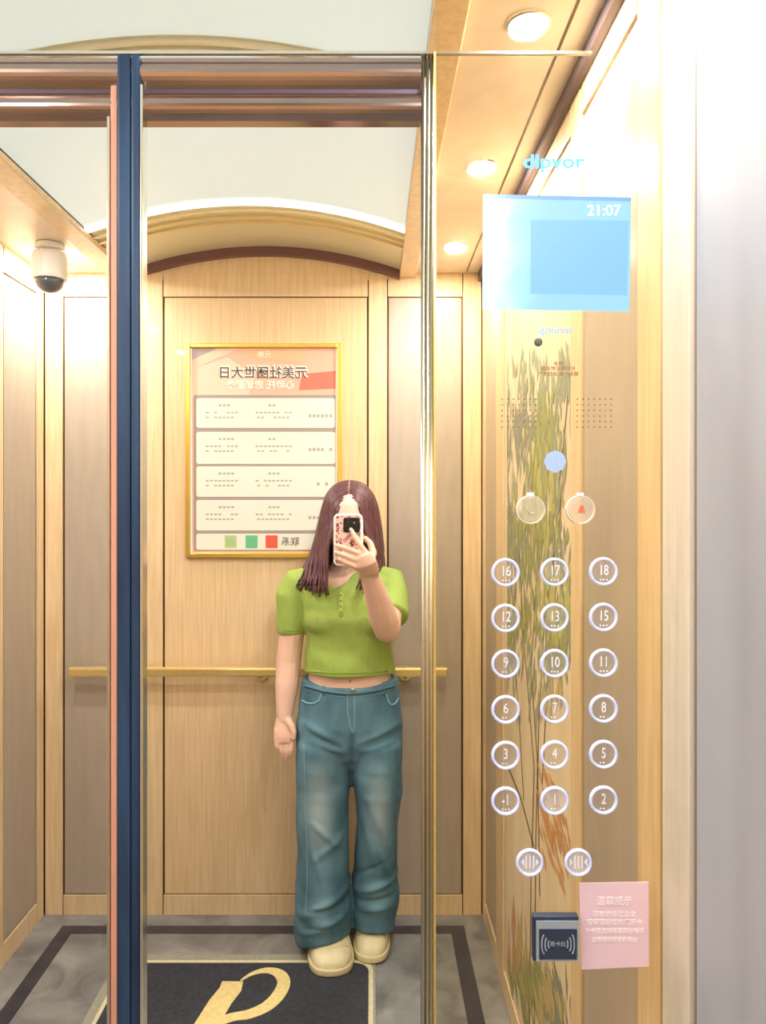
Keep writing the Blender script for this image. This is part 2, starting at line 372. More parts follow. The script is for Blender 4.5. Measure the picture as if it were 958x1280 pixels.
build('printed_lettering', text_mb('元美社团世大日', .046, bp(330, 466, .0069), True, bold=.0022), M['white_ink'], po)
build('printed_lettering', text_mb('心动托 忠诚服务', .034, bp(326, 482, .0072), True, bold=.0008), M['white_ink'], po)
build('printed_lettering', text_mb('元美', .026, bp(331, 444, .0072), True), M['white_ink'], po)
build('printed_lettering', text_mb('联系', .034, bp(363, 677.5, .0076), True), M['ink'], po)

# ------------------------------------------------------------------ dome camera
cc = px(62, 305, 2.46); cc.z = H
dc = empty('dome_camera', cc); tag(dc, 'white dome security camera hanging from the ceiling corner', 'security camera')
build('mount', MB().lathe_z(cc, [(.045, -.002), (.047, -.02), (.02, -.026)], 24), M['white'], dc)
build('housing', MB().lathe_z(cc, [(.02, -.022), (.05, -.03), (.055, -.045), (.055, -.105), (.052, -.115), (.03, -.116)], 28), M['white'], dc, smooth=False)
build('dome', MB().lathe_z(cc, [(.046, -.112), (.044, -.128), (.036, -.143), (.022, -.153), (.004, -.157)], 24), M['lens'], dc, smooth=True)

# ------------------------------------------------------------------ bamboo print on the side wall picture (flat print, on the panel)
SX = XR-.0021
pcol = {'stem': (124,102,68), 'olive': (156,160,92), 'sage': (158,164,134), 'slate': (142,146,128), 'lime': (186,184,108), 'rust': (214,154,92), 'straw': (196,176,116)}
pm = {q: mat('print_'+q, c, .55) for q, c in pcol.items()}
def wall_stroke(mb, pts, wd, off):
    pl = [on_right(x, y, SX-off) for x, y in pts]; rings = []
    for i, p in enumerate(pl):
        d = pl[min(i+1, len(pl)-1)]-pl[max(i-1, 0)]; nrm = Vector((0, -d.z, d.y)).normalized()*wd[i]/2
        rings.append([p+nrm, p-nrm])
    mb.loft(rings, cap=False, closed=False)
stems = [[(662,1290), (664,1100), (668,960), (655,800), (648,660)], [(668,1290), (670,1050), (674,900), (680,780), (700,650), (706,560)], [(675,1120), (672,950), (664,840), (672,700), (668,560), (676,470)],
         [(655,1000), (648,880), (642,800), (640,700)], [(678,980), (684,860), (694,760), (690,640)], [(636,960), (652,1000), (668,1060)], [(700,600), (708,520), (712,460)], [(700,690), (712,760)]]
for s in stems:
    mb = MB(); q = []
    for i in range(len(s)-1):
        for t in range(4): q.append((s[i][0]+(s[i+1][0]-s[i][0])*t/4, s[i][1]+(s[i+1][1]-s[i][1])*t/4))
    q.append(s[-1]); wall_stroke(mb, q, [.011]*len(q), .0003)
    build('printed_stem', mb, pm['stem'], bamboo, fix=False)
def clump(col, cx, cy, rx, ry, n, ln, off, lean=0, wide=.022):
    mb = MB()
    for i in range(n):
        x = min(713, max(635, cx+random.gauss(0, rx*.5))); y = cy+random.gauss(0, ry*.5); l = ln*random.uniform(.6, 1.3); dx = random.uniform(-3, 3)+lean*l/30
        xe = min(714, max(634, x+dx))
        if y < 425: continue
        wall_stroke(mb, [(x, y), ((x+xe)/2+.5, y+l*.5), (xe, y+l)], [.002, wide*random.uniform(.6, 1.4), .001], off+random.random()*.0003)
    build('printed_leaves', mb, pm[col], bamboo, fix=False)['kind'] = 'stuff'
for a in (('sage',668,470,30,50,70,30,.0005), ('slate',650,520,22,40,60,34,.0006), ('olive',680,540,22,60,90,36,.0008), ('olive',664,660,40,60,110,34,.0008), ('slate',645,670,22,70,70,34,.0006), ('lime',676,610,24,60,70,30,.001),
          ('sage',690,560,20,70,50,34,.0007), ('olive',655,760,26,30,60,28,.0008), ('lime',690,740,24,50,70,30,.001), ('slate',700,770,16,40,50,30,.0006), ('olive',700,790,16,40,46,28,.0009), ('sage',640,800,10,40,30,26,.0006),
          ('sage',706,450,10,40,30,30,.0006), ('straw',690,850,18,30,24,26,.0006), ('rust',682,1000,18,44,34,32,.0008,8,.018), ('rust',698,1045,16,34,26,30,.0009,8,.018), ('rust',642,1150,10,50,20,40,.0007,0,.014), ('sage',660,600,40,160,120,30,.0004), ('slate',690,690,30,120,70,30,.0005), ('sage',670,830,34,60,60,30,.0005), ('straw',650,1180,14,40,40,36,.0006),
          ('olive',660,1220,22,34,80,40,.0008,4), ('slate',690,1240,20,40,60,40,.0006,3), ('straw',676,1230,22,34,50,40,.001,4)):
    clump(*a)

# ------------------------------------------------------------------ operating panel: tinted mirror glass with its controls
def glass(name, tint, gl, rough=.03, milk=0, mcol=(240,240,244)):
    m = bpy.data.materials.new(name); m.use_nodes = True; nt = m.node_tree; nt.nodes.clear(); N = nt.nodes.new
    out = N('ShaderNodeOutputMaterial'); mixn = N('ShaderNodeMixShader'); tr = N('ShaderNodeBsdfTransparent'); g = N('ShaderNodeBsdfGlossy'); df = N('ShaderNodeBsdfDiffuse'); m2 = N('ShaderNodeMixShader')
    tr.inputs[0].default_value = lin(tint); g.inputs['Roughness'].default_value = rough; mixn.inputs[0].default_value = gl; df.inputs[0].default_value = lin(mcol); m2.inputs[0].default_value = milk
    L = nt.links.new
    L(tr.outputs[0], m2.inputs[1]); L(df.outputs[0], m2.inputs[2]); L(m2.outputs[0], mixn.inputs[1]); L(g.outputs[0], mixn.inputs[2]); L(mixn.outputs[0], out.inputs[0])
    return m
M['pane'] = glass('tinted_panel_glass', (254,250,240), .03)
M['clear'] = glass('clear_button', (252,252,254), .05, .3, .06)
M['milk'] = glass('milky_button', (252,252,254), .06, .4, .3)
M['ring'] = mat('lit_ring', (196,204,240), .35, 0, .22, (196,206,255))
M['num'] = mat('pale_numeral', (226,228,242), .4, 0, .12, (230,236,255))
M['dots'] = mat('speaker_hole', (140,96,66), .6)
op = empty('operating_panel', (mx(690), YM, 0)); tag(op, 'lift operating panel of tinted mirror glass with screen and floor buttons', 'control panel')
build('glass_plate', MB().box(mx(545.5), XR-.007, YM, YM+.006, 0, H-.031), M['pane'], op)
def mp(x, y, d=0): return Vector((mx(x), YM-d, mz(y)))
def prect(x0, y0, x1, y1, d0, d1):
    a, b = mp(x0, y1), mp(x1, y0); return MB().box(a.x, b.x, YM-d1, YM-d0, a.z, b.z)
# screen
def screen_mat():
    m = mat('screen_picture', (30,40,50), .2, 0, .72); nt = m.node_tree; b = nt.nodes['Principled BSDF']
    tc = nt.nodes.new('ShaderNodeTexCoord'); sp = nt.nodes.new('ShaderNodeSeparateXYZ'); no = nt.nodes.new('ShaderNodeTexNoise'); no.inputs['Scale'].default_value = 22
    ad = nt.nodes.new('ShaderNodeMath'); ad.operation = 'MULTIPLY_ADD'; ad.inputs[1].default_value = .06
    mr = nt.nodes.new('ShaderNodeMapRange'); mr.inputs[1].default_value = mx(603)-mx(690); mr.inputs[2].default_value = mx(720)-mx(690)
    rp = nt.nodes.new('ShaderNodeValToRGB'); e = rp.color_ramp.elements; e[0].position = .1; e[0].color = lin((216,252,255)); e[1].position = .9; e[1].color = lin((168,226,255))
    q = e.new(.35); q.color = lin((244,255,255)); q = e.new(.6); q.color = lin((190,248,255))
    L = nt.links.new
    L(tc.outputs['Object'], sp.inputs[0]); L(tc.outputs['Object'], no.inputs['Vector']); L(no.outputs['Fac'], ad.inputs[0]); L(sp.outputs['X'], ad.inputs[2]); L(ad.outputs[0], mr.inputs[0]); L(mr.outputs[0], rp.inputs[0]); L(rp.outputs[0], b.inputs['Emission Color'])
    return m
sc = build('screen', MB().prism([mp(603,387,.0005), mp(786,389.5,.0005), mp(788.5,248,.0005), mp(604,244,.0005)], (0, -.003, 0)), screen_mat(), op)
build('screen_top_bar', MB().prism([mp(604,249,.0036), mp(788,253,.0036), mp(788.4,248,.0036), mp(604,244,.0036)], (0, -.0004, 0)), mat('screen_bar', (60,80,120), .2, 0, .7, (110,160,255)), sc)
build('screen_window', MB().prism([mp(663,368,.0036), mp(783,370,.0036), mp(785,277,.0036), mp(663,276,.0036)], (0, -.0004, 0)), mat('screen_blue', (40,60,90), .2, 0, .74, (140,200,255)), sc)
build('clock', text_mb('21:07', .021, mp(754, 265, .0042)), mat('screen_ink', (200,220,230), .3, 0, .95, (225,250,255)), sc)
build('logo_lettering', text_mb('dlpvor', .026, mp(692, 203, .001), sx=1.25, bold=.0006), mat('lit_cyan', (60,160,230), .3, 0, .7, (0,140,255)), op)
build('logo_lettering', text_mb('qonnnr', .015, mp(695, 413, .001), sx=1.1), mat('lit_blue', (110,150,215), .3, 0, .35, (110,165,255)), op)
build('lens_dot', MB().lathe_y(mp(673, 428), [(.0058, 0), (.0058, -.002), (.003, -.003)], 20), mat('lens_dot', (86,92,80), .3), op)
for y, s in ((455, '电梯'), (461, '紧急情况请按铃'), (468, '严禁超载 请勿倚靠')):
    build('small_lettering', text_mb(s, .0062, mp(698, y, .0006), sx=1.1), M['dots'], op)
for gx, nx in ((628, 7), (722, 7)):
    mb = MB()
    for i in range(nx):
        for j in range(6): mb.lathe_y(mp(gx+i*7, 499+j*7, .0003), [(.0011, 0), (.0011, -.0006)], 8)
    build('speaker_grille', mb, M['dots'], op)['label'] = 'grid of small round speaker holes'
build('sticker', MB().lathe_y(mp(694, 577), [(.0155, 0), (.0155, -.001)], 8), mat('pale_blue_sticker', (166,190,232), .5), op)['label'] = 'pale blue octagonal sticker'
def button(x, y, r, text, label, fill, size=.019, sub=None, name='floor_button'):
    c = mp(x, y); b = build(name, MB().lathe_y(c, [(r*.8, 0), (r*.8, -.003), (r*.7, -.0036)], 32), fill, op); b['label'] = label
    build('ring', MB().lathe_y(c, [(r*.80, -.001), (r*.82, -.005), (r*.89, -.006), (r*.96, -.005), (r, -.001), (r*.9, 0), (r*.80, -.001)], 36), M['ring'], b, smooth=True)
    if text: build('numeral', text_mb(text, size, mp(x, y-1.5, .0042), sx=.68, bold=0), M['num'], b)
    if sub == 'braille':
        mb = MB()
        for i in range(len(text)+1): mb.lathe_y(mp(x-4+i*4, y+10, .0036), [(.0011, 0), (.0008, -.001)], 8)
        build('braille', mb, M['num'], b)
    return b
nums = [['16','17','18'], ['12','13','15'], ['9','10','11'], ['6','7','8'], ['3','4','5'], ['-1','1','2']]
for r in range(6):
    for c in range(3):
        button((632, 693, 754)[c], 715.5+57*r-(.6*c), .0198, nums[r][c], 'round floor button numbered '+nums[r][c], M['milk'] if nums[r][c] == '1' else M['clear'], .0205, 'braille')
for x, t, n in ((662, '◁|▷', 'open'), (722.5, '▷|◁', 'close')):
    b = button(x, 1077, .019, None, 'round door '+n+' button', M['milk'], name='door_button')
    mb = MB()
    for dx in (-4.5, 0, 4.5): mb.add(*(lambda q: (q.v, q.f))(prect(x+dx-1, 1068, x+dx+1, 1084, .004, .0045)))
    s = -1 if n == 'open' else 1
    for d in (-1, 1):
        mb.prism([mp(x+d*(11 if s < 0 else 7), 1076, .004), mp(x+d*(7 if s < 0 else 11), 1071, .004), mp(x+d*(7 if s < 0 else 11), 1081, .004)], (0, -.0005, 0))
    build('door_symbol', mb, M['num'], b)
M['knob'] = glass('clear_knob', (253,252,248), .06, .15, .22, (244,238,228))
for x, col, n in ((662.5, (196,190,150), 'round clear call button with a telephone symbol'), (724.5, (222,120,84), 'round clear alarm button with a red bell')):
    c = mp(x, 637); b = build('call_button', MB().lathe_y(c, [(.0185, 0), (.0185, -.008), (.016, -.011), (.002, -.0115)], 32), M['knob'], op, smooth=False); b['label'] = n
    build('ring', MB().lathe_y(c, [(.0182, -.002), (.0186, -.009), (.0195, -.009), (.0198, -.001), (.0182, -.002)], 36), mat('pale_rim', (232,226,214), .25), b)
    build('tab', prect(x-4, 616, x+4, 622, 0, .006), M['white'], b)
    if n.endswith('bell'):
        build('bell_symbol', MB().prism([mp(x+a, 637+d, .0118) for a, d in ((-5,4), (5,4), (3.5,0), (2.5,-4), (0,-6), (-2.5,-4), (-3.5,0))], (0, -.0004, 0)), mat('red_symbol', col, .5), b)
    else:
        build('phone_symbol', MB().tube([mp(x-4, 633, .0118), mp(x-5, 637, .0118), mp(x-1, 642, .0118), mp(x+4, 642, .0118)], .0012, 6), mat('pale_symbol', col, .5), b)

# card reader
cr = empty('card_reader', mp(692.5, 1195, 0)); tag(cr, 'small navy card reader with silver rim and wave marks', 'card reader')
M['rd_navy'] = mat('reader_navy', (42,54,82), .3); M['rd_face'] = mat('reader_face', (52,60,84), .25); M['rd_silver'] = mat('reader_silver', (190,206,220), .25, .5)
build('housing', prect(664, 1139, 721, 1195, .0004, .014), M['rd_navy'], cr, bevel=.003)
build('rim', MB().prism([mp(667.5,1193,.0142), mp(720,1193,.0142), mp(720,1143.5,.0142), mp(667.5,1143.5,.0142)], (0, -.002, 0)), M['rd_silver'], cr)
build('face', prect(671, 1153, 717.5, 1190, .0163, .0175), M['rd_face'], cr)
for s in (-1, 1):
    for i, r in enumerate((4, 7.2, 10.4)):
        pts = [mp(694+s*(7+r*.9+ (r*.35)*math.cos(a)), 1171+r*1.15*math.sin(a), .018) for a in [math.radians(-75+150*t/10) for t in range(11)]]
        build('wave_mark', MB().tube(pts, .0011, 6), M['rd_silver'], cr)
build('lettering', text_mb('刷卡处', .0072, mp(694, 1171, .018)), M['rd_silver'], cr)
# pink notice
nt_ = empty('paper_notice', mp(768, 1210, .001)); tag(nt_, 'pink paper notice with pale lettering taped beside the card reader', 'notice')
build('sheet', MB().prism([mp(727,1211,.0012), mp(811,1207,.0012), mp(810.5,1101.5,.0012), mp(724,1103,.0012)], (0, -.0008, 0)), mat('pink_paper', (244,212,228), .6), nt_)
M['pink_ink'] = mat('pale_pink_ink', (255,246,250), .6)
for y, s, sz in ((1126, '温馨提示', .0125), (1142, '尊敬的各位业主', .0085), (1152, '请保管好您的门禁卡', .0085), (1163, '刷卡后选择楼层乘坐电梯', .0075), (1174, '如有疑问请联系物业', .007)):
    build('lettering', text_mb(s, sz, mp(768, y, .0023)), M['pink_ink'], nt_)
#PERSON
# ------------------------------------------------------------------ the person with the phone
from mathutils import noise
from mathutils.bvhtree import BVHTree
def ering(cx, cy, z, a, b, n=28, p=2.3, zf=None):
    r = []
    for j in range(n):
        t = 2*math.pi*j/n; c, s = math.cos(t), math.sin(t)
        x = a*math.copysign(abs(c)**(2/p), c); y = b*math.copysign(abs(s)**(2/p), s)
        r.append(Vector((cx+x, cy+y, z+(zf(x, y) if zf else 0))))
    return r
def row(py, l, r, b, Y, sc=1.0, **kw):
    q = px((l+r)/2, py, Y); return ering(q.x, Y, q.z, (r-l)/2*Y/F*sc, b*sc, **kw)
YT = 2.53
skin = noisy('skin', (234,188,164), (240,200,178), (1, 1, 1), 12, 3, .5)
skin.node_tree.nodes['Principled BSDF'].inputs['Subsurface Weight'].default_value = .08
skin.node_tree.nodes['Principled BSDF'].inputs['Subsurface Radius'].default_value = (.02, .008, .005)
HX, HY, CHIN = px(437, 650, 2.5).x, 2.50, 1.318
torso = [(930,392,482,.06), (915,384,490,.085), (895,381,494,.10), (870,382,494,.104), (850,384,491,.10), (825,385,489,.098), (800,387,486,.10), (785,386,487,.108), (768,384,487,.118), (750,380,489,.112), (735,374,494,.096), (722,384,486,.078), (714,402,466,.06)]
mb = MB()
mb.loft([row(py, l, r, b, YT, .97) for py, l, r, b in torso])
for s in ((372, 437, 1), (439, 500, -1)):                       # legs inside the jeans
    c = (s[0]+s[1])/2
    mb.tube([px(c, 900, YT), px(c, 1040, YT+.01), px(c, 1130, YT+.05), px(c, 1150, YT+.06)], [.055, .045, .034, .03], 12)
# neck and head
nk = px(432, 722, 2.53)
mb.tube([nk, Vector((HX, 2.53, 1.30)), Vector((HX, 2.52, 1.38))], [.062, .052, .05], 16)
prof = [(0,.02,.026,-.048), (.012,.036,.042,-.036), (.035,.05,.062,-.022), (.065,.06,.078,-.008), (.10,.068,.089,0), (.135,.072,.095,.004), (.17,.069,.092,.008), (.198,.054,.072,.011), (.214,.032,.042,.012), (.221,.01,.014,.012)]
mb.loft([ering(HX, HY+dy, CHIN+z, a, b, 24, 2.1) for z, a, b, dy in prof])
fy = HY-.09
mb.tube([(HX, fy+.004, CHIN+.118), (HX, fy-.006, CHIN+.098), (HX, fy-.016, CHIN+.08), (HX, fy-.002, CHIN+.07)], [.006, .009, .013, .008], 10)      # nose
for s in (-1, 1):
    mb.ell((HX+s*.011, fy-.004, CHIN+.076), (.007, .009, .006), 8, 6)
    mb.ell((HX+s*.072, HY+.012, CHIN+.095), (.008, .02, .031), 10, 8)                     # ears
    mb.ell((HX+s*.03, fy+.018, CHIN+.062), (.024, .022, .024), 10, 8)                     # cheeks
# hanging arm and its hand
sh, el, wr_ = px(372, 730, 2.54), px(361, 826, 2.535), px(356, 894, 2.50)
mb.tube([px(388, 726, 2.54), sh, sh.lerp(el, .5), el, el.lerp(wr_, .45), wr_, px(356.5, 902, 2.492), px(356, 908, 2.488)], [.034, .042, .041, .041, .039, .027, .022, .012], 14)
mb.tube([wr_, px(356, 901, 2.493), px(355.5, 911, 2.488), px(355.5, 922, 2.479), px(355.5, 929, 2.474)], [.026, .030, .034, .032, .024], 14, .6, (0, 1, 0))
for bx, ex, by, ey, w_ in ((345,347,920,939,.0068), (352,352.5,923,947,.0074), (359,358,923,950,.0076), (366,363,921,946,.0074)):
    mb.tube([px(bx, by-8, 2.479), px(bx, by+4, 2.473), px((bx+ex)/2, (by+ey)/2+4, 2.469), px(ex, ey, 2.477)], [w_+.0008, w_, w_, w_-.0014], 8)
mb.tube([px(360, 900, 2.484), px(365, 908, 2.470), px(367.5, 916, 2.462), px(367, 925, 2.460)], [.014, .0125, .0100, .0078], 8)      # thumb
# raised arm, bent at the elbow
sh, el, wr_ = px(490, 731, 2.54), px(484, 786, 2.36), px(463, 722, 2.245)
mb.tube([px(474, 726, 2.54), sh, sh.lerp(el, .55), el], [.034, .042, .043, .042], 14)
mb.ell(el+Vector((.0, .004, -.002)), (.042, .042, .04), 14, 10)
mb.tube([el, el.lerp(wr_, .25), el.lerp(wr_, .6), wr_, px(460, 712, 2.23)], [.041, .044, .037, .028, .028], 14)
PYY = 2.2105                                                     # back face of the phone
mb.tube([wr_, px(461.5, 714, 2.207), px(457.5, 704, 2.184), px(453, 694, 2.182)], [.026, .03, .033, .027], 14, .5, (0, 1, 0))
for q in (((458,692,2.182), (451,682,2.182), (444,671,2.186), (438.5,661,2.191)),           # index, up the back of the phone
          ((452,693,2.182), (441,688.5,2.182), (429,684,2.186), (419,681,2.194)),
          ((451,701.5,2.184), (440,697.5,2.182), (428,693,2.186), (418.5,689.7,2.194)),
          ((451,710,2.19), (442,707,2.184), (432,702.5,2.186), (424,698.5,2.193))):
    mb.tube([px(*a) for a in q], [.0098, .0086, .0078, .0062], 8)
mb.tube([px(463, 703, 2.20), px(467, 691, 2.224), px(463, 679, 2.236), px(455, 671, 2.236)], [.013, .0115, .0098, .0075], 8)      # thumb round the far side
root_loc = Vector((px(437, 900, YT).x, YT, 0))
person = build('person', mb, skin, None, root_loc, smooth=True, voxel=.0036, smooth_it=2)
tag(person, 'person in a green top and blue jeans taking a mirror photo with a phone', 'person')
# face details
M['eye'] = mat('eye_white', (240,236,230), .25); M['iris'] = mat('iris', (48,32,26), .2); M['lip'] = mat('lips', (198,112,104), .4); M['brow'] = mat('brow', (70,46,42), .7); M['nail'] = mat('nail', (244,214,204), .25)
for s in (-1, 1):
    e = build('eye', MB().ell((HX+s*.03, fy+.007, CHIN+.112), (.0125, .008, .006), 12, 8), M['eye'], person, smooth=True)
    build('iris', MB().ell((HX+s*.03, fy+.0005, CHIN+.112), (.0055, .0025, .0055), 10, 6), M['iris'], e, smooth=True)
    build('eyebrow', MB().tube([(HX+s*.014, fy+.001, CHIN+.128), (HX+s*.03, fy+.003, CHIN+.134), (HX+s*.047, fy+.014, CHIN+.129)], [.003, .0035, .0015], 8), M['brow'], person, smooth=True)
build('lips', MB().tube([(HX-.022, fy+.006, CHIN+.044), (HX-.008, fy-.003, CHIN+.046), (HX, fy-.004, CHIN+.045), (HX+.008, fy-.003, CHIN+.046), (HX+.022, fy+.006, CHIN+.044)], [.002, .006, .0065, .006, .002], 10), M['lip'], person, smooth=True)
for a in ((438.8,662,2.1855), (419.6,681.2,2.1885), (419.2,690,2.1885), (424.6,698.6,2.1875)):
    build('fingernail', MB().ell(px(*a), (.0045, .0025, .0055), 8, 6), M['nail'], person, smooth=True)

# ---- green knit top
green = noisy('green_knit', (152,176,80), (164,187,92), (60, 60, 1), 8, 3, .8, bump=.25)
def vneck(amp, wd=.034):
    cx = px(426, 720, YT).x-px(437, 720, YT).x
    return lambda x, y: -amp*math.exp(-((x-cx)/wd)**2) if y < 0 else 0
st = [(837.5,379.5,494.5,.116), (832,380,493,.114), (820,381,491.5,.112), (805,383,489,.112), (790,382,489.5,.118), (768,379,491,.13), (750,376,493,.122), (735,371,497,.106)]
rings = [row(py, l, r, b, YT) for py, l, r, b in st]
rings.append(row(722, 381, 490, .088, YT, zf=vneck(.03, .03))); rings.append(row(713, 400, 468, .07, YT, zf=vneck(.062, .03)))
mb = MB().loft(rings)
for x in (410, 461): mb.ell(px(x, 774, 2.478), (.074, .07, .07), 18, 12)
sh, el = px(372, 733, 2.54), px(362, 826, 2.535)
mb.tube([px(392, 726, 2.54), px(374, 731, 2.54), px(367, 745, 2.54), px(365, 768, 2.538), px(364.5, 792, 2.537)], [.052, .06, .058, .05, .046], 18)
sh, el = px(489, 733, 2.54), px(484, 786, 2.36)
mb.tube([px(470, 726, 2.54), px(486, 730, 2.54), sh.lerp(el, .28)+Vector((.008, 0, .0)), sh.lerp(el, .74)+Vector((.008, .01, 0))], [.052, .06, .06, .056], 18)
shirt = build('green_top', mb, green, person, smooth=True, voxel=.0045, smooth_it=14)
def bvh_of(o):
    b0 = org(o)
    return BVHTree.FromPolygons([v.co+b0 for v in o.data.vertices], [tuple(p.vertices) for p in o.data.polygons])
def proj(bv, x, y, Yg, out=.001):                              # pixel ray from the photo carried on to a surface already built
    d = px(x, y, Yg)-Vector((0, 0, CAMZ)); d.normalize()
    h = bv.ray_cast(px(x, y, 1.4), d)
    return (h[0]-d*out) if h[0] is not None else px(x, y, Yg)
def ripple(o, amp, fx, fz, seedv, zlo=None, zhi=None):
    b0 = org(o); me = o.data
    nr = [v.normal.copy() for v in me.vertices]
    for v, n_ in zip(me.vertices, nr):
        q = v.co+b0; k_ = 1
        if zlo is not None: k_ = max(0, min(1, (q.z-zlo)/.05))*max(0, min(1, (zhi-q.z)/.05))
        v.co += n_*amp*k_*(noise.noise(Vector((q.x*fx+seedv, q.y*fx, q.z*fz+q.x*fx*.4))))
    me.update()
ripple(shirt, .007, 7, 16, 3.3)
bs = bvh_of(shirt)
dgreen = mat('green_rib', (138,166,62), .8); lgreen = mat('green_edge', (184,208,104), .8)
build('placket', MB().tube([proj(bs, 426.5, y, 2.45, .0005) for y in (741, 748, 756, 764, 771)], .007, 8, .35), lgreen, shirt, smooth=True)
for y in (744, 751, 758, 765):
    p_ = proj(bs, 426.5, y, 2.45, .003); build('top_button', MB().lathe_y(p_, [(.0035, .002), (.0035, -.0015), (.002, -.002)], 12), dgreen, shirt)
build('hem', MB().tube([proj(bs, x, 838.5+3*math.sin((x-380)/114*math.pi), 2.43, .0002) for x in range(385, 490, 5)], .0022, 6), dgreen, shirt, smooth=True)
build('sleeve_hem', MB().tube([proj(bs, x, 788, 2.5, .0002) for x in (354, 358, 362, 366, 370, 374)], .002, 6), dgreen, shirt, smooth=True)

# ---- flared jeans
def denim():
    m = noisy('washed_denim', (66,104,122), (104,142,158), (1, 1, .6), 9, 6, .85, bump=.15)
    nt = m.node_tree; b = nt.nodes['Principled BSDF']; ramp = [n for n in nt.nodes if n.type == 'VALTORGB'][0]; tc = [n for n in nt.nodes if n.type == 'TEX_COORD'][0]
    prev = ramp.outputs['Color']
    for (x, y, r, c, f) in ((398,1010,(.07,.2,.22),(168,188,194),.85), (474,1010,(.06,.2,.2),(160,182,190),.8), (402,1130,(.06,.2,.12),(132,172,186),.65), (470,1120,(.05,.2,.12),(124,164,178),.55), (400,905,(.07,.2,.06),(110,158,176),.55)):
        q = px(x, y, 2.45)-root_loc; mp_ = nt.nodes.new('ShaderNodeMapping'); mp_.vector_type = 'POINT'
        sub = nt.nodes.new('ShaderNodeVectorMath'); sub.operation = 'SUBTRACT'; sub.inputs[1].default_value = q
        dv = nt.nodes.new('ShaderNodeVectorMath'); dv.operation = 'DIVIDE'; dv.inputs[1].default_value = r
        ln = nt.nodes.new('ShaderNodeVectorMath'); ln.operation = 'LENGTH'
        mr = nt.nodes.new('ShaderNodeMapRange'); mr.interpolation_type = 'SMOOTHSTEP'; mr.inputs[1].default_value = 1; mr.inputs[2].default_value = 0; mr.inputs[3].default_value = 0; mr.inputs[4].default_value = f
        mi = nt.nodes.new('ShaderNodeMixRGB'); mi.inputs[2].default_value = lin(c)
        nt.links.new(tc.outputs['Object'], sub.inputs[0]); nt.links.new(sub.outputs[0], dv.inputs[0]); nt.links.new(dv.outputs[0], ln.inputs[0])
        nt.links.new(ln.outputs['Value'], mr.inputs[0]); nt.links.new(mr.outputs[0], mi.inputs[0]); nt.links.new(prev, mi.inputs[1]); prev = mi.outputs[0]
    nt.links.new(prev, b.inputs['Base Color'])
    return m
den = denim()
mb = MB()
zd = lambda x, y: (-.022*math.cos(x/.155*math.pi/2) if y < 0 else 0)
def jrow(py, l, r, b, Y, zf=None, p=2.4):                     # the height is read where the cloth faces the lens
    q = px((l+r)/2, py, Y-b*.9); c = px((l+r)/2, py, Y); return ering(c.x, Y, q.z, (r-l)/2*Y/F, b, 32, p, zf)
mb.loft([jrow(854, 378.5, 496, .107, YT, zd), jrow(866, 376.5, 498, .111, YT, lambda x, y: zd(x, y)*.6), jrow(885, 374, 501, .117, YT), jrow(912, 371, 503, .122, YT), jrow(935, 370.5, 503.5, .116, YT), jrow(952, 376, 498, .09, YT), jrow(962, 390, 484, .05, YT)])
L = [(915,376,434,.09,2.53), (938,371,437,.112,2.53), (965,370,438,.112,2.53), (1000,370,437.5,.104,2.53), (1040,371,435.5,.092,2.53), (1080,371.5,436,.090,2.535), (1115,371,437.5,.098,2.54), (1148,369,438.5,.108,2.555), (1170,369.5,439,.114,2.565), (1181,372,439.5,.116,2.568)]
R_ = [(915,440,498,.09,2.53), (938,438,503,.112,2.53), (965,438.5,503,.112,2.53), (1000,442.5,502,.102,2.535), (1038,447.5,497.5,.09,2.545), (1075,444,497,.088,2.56), (1105,441.5,498,.094,2.58), (1135,440.5,496,.10,2.60), (1155,440.5,492.5,.104,2.61), (1166,441,492,.106,2.612)]
def hemtilt(amt, sl): return lambda x, y: -amt*(y/.11+1)/2+sl*x
mb.loft([jrow(a, l, r, b, Y, hemtilt(*((0, 0) if a < 1115 else (.02, .05) if a < 1148 else (.045, .12) if a < 1170 else (.07, .2)))) for a, l, r, b, Y in L])
mb.loft([jrow(a, l, r, b, Y, hemtilt(*((0, 0) if a < 1105 else (.02, 0) if a < 1135 else (.045, 0) if a < 1155 else (.066, -.08)))) for a, l, r, b, Y in R_])
jeans = build('jeans', mb, den, person, smooth=True, voxel=.005, smooth_it=3)
jeans['label'] = 'flared blue washed denim jeans'
def folds(o, lst):                                             # soft pleats: (pixel start, pixel end, width, height)
    b0 = org(o)
    segs = [(px(x0, y0, 2.44), px(x1, y1, 2.44), w_, h_) for x0, y0, x1, y1, w_, h_ in lst]
    nr = [v.normal.copy() for v in o.data.vertices]
    for v, n_ in zip(o.data.vertices, nr):
        q = v.co+b0
        if q.y > 2.58: continue
        d_ = 0
        for a, b, w_, h_ in segs:
            ab = Vector((b.x-a.x, 0, b.z-a.z)); aq = Vector((q.x-a.x, 0, q.z-a.z)); t = max(0, min(1, aq.dot(ab)/ab.length_squared))
            e = (aq-ab*t).length; d_ += h_*math.exp(-(e/w_)**2)*(.35+.65*math.sin(math.pi*min(.95, max(.05, t))))
        v.co += n_*d_
    o.data.update()
ripple(jeans, .006, 6, 9, 1.7, .0, .62); ripple(jeans, .007, 8, 20, 8.2, -.05, .30); ripple(jeans, .004, 12, 22, 5.1, .5, .86)
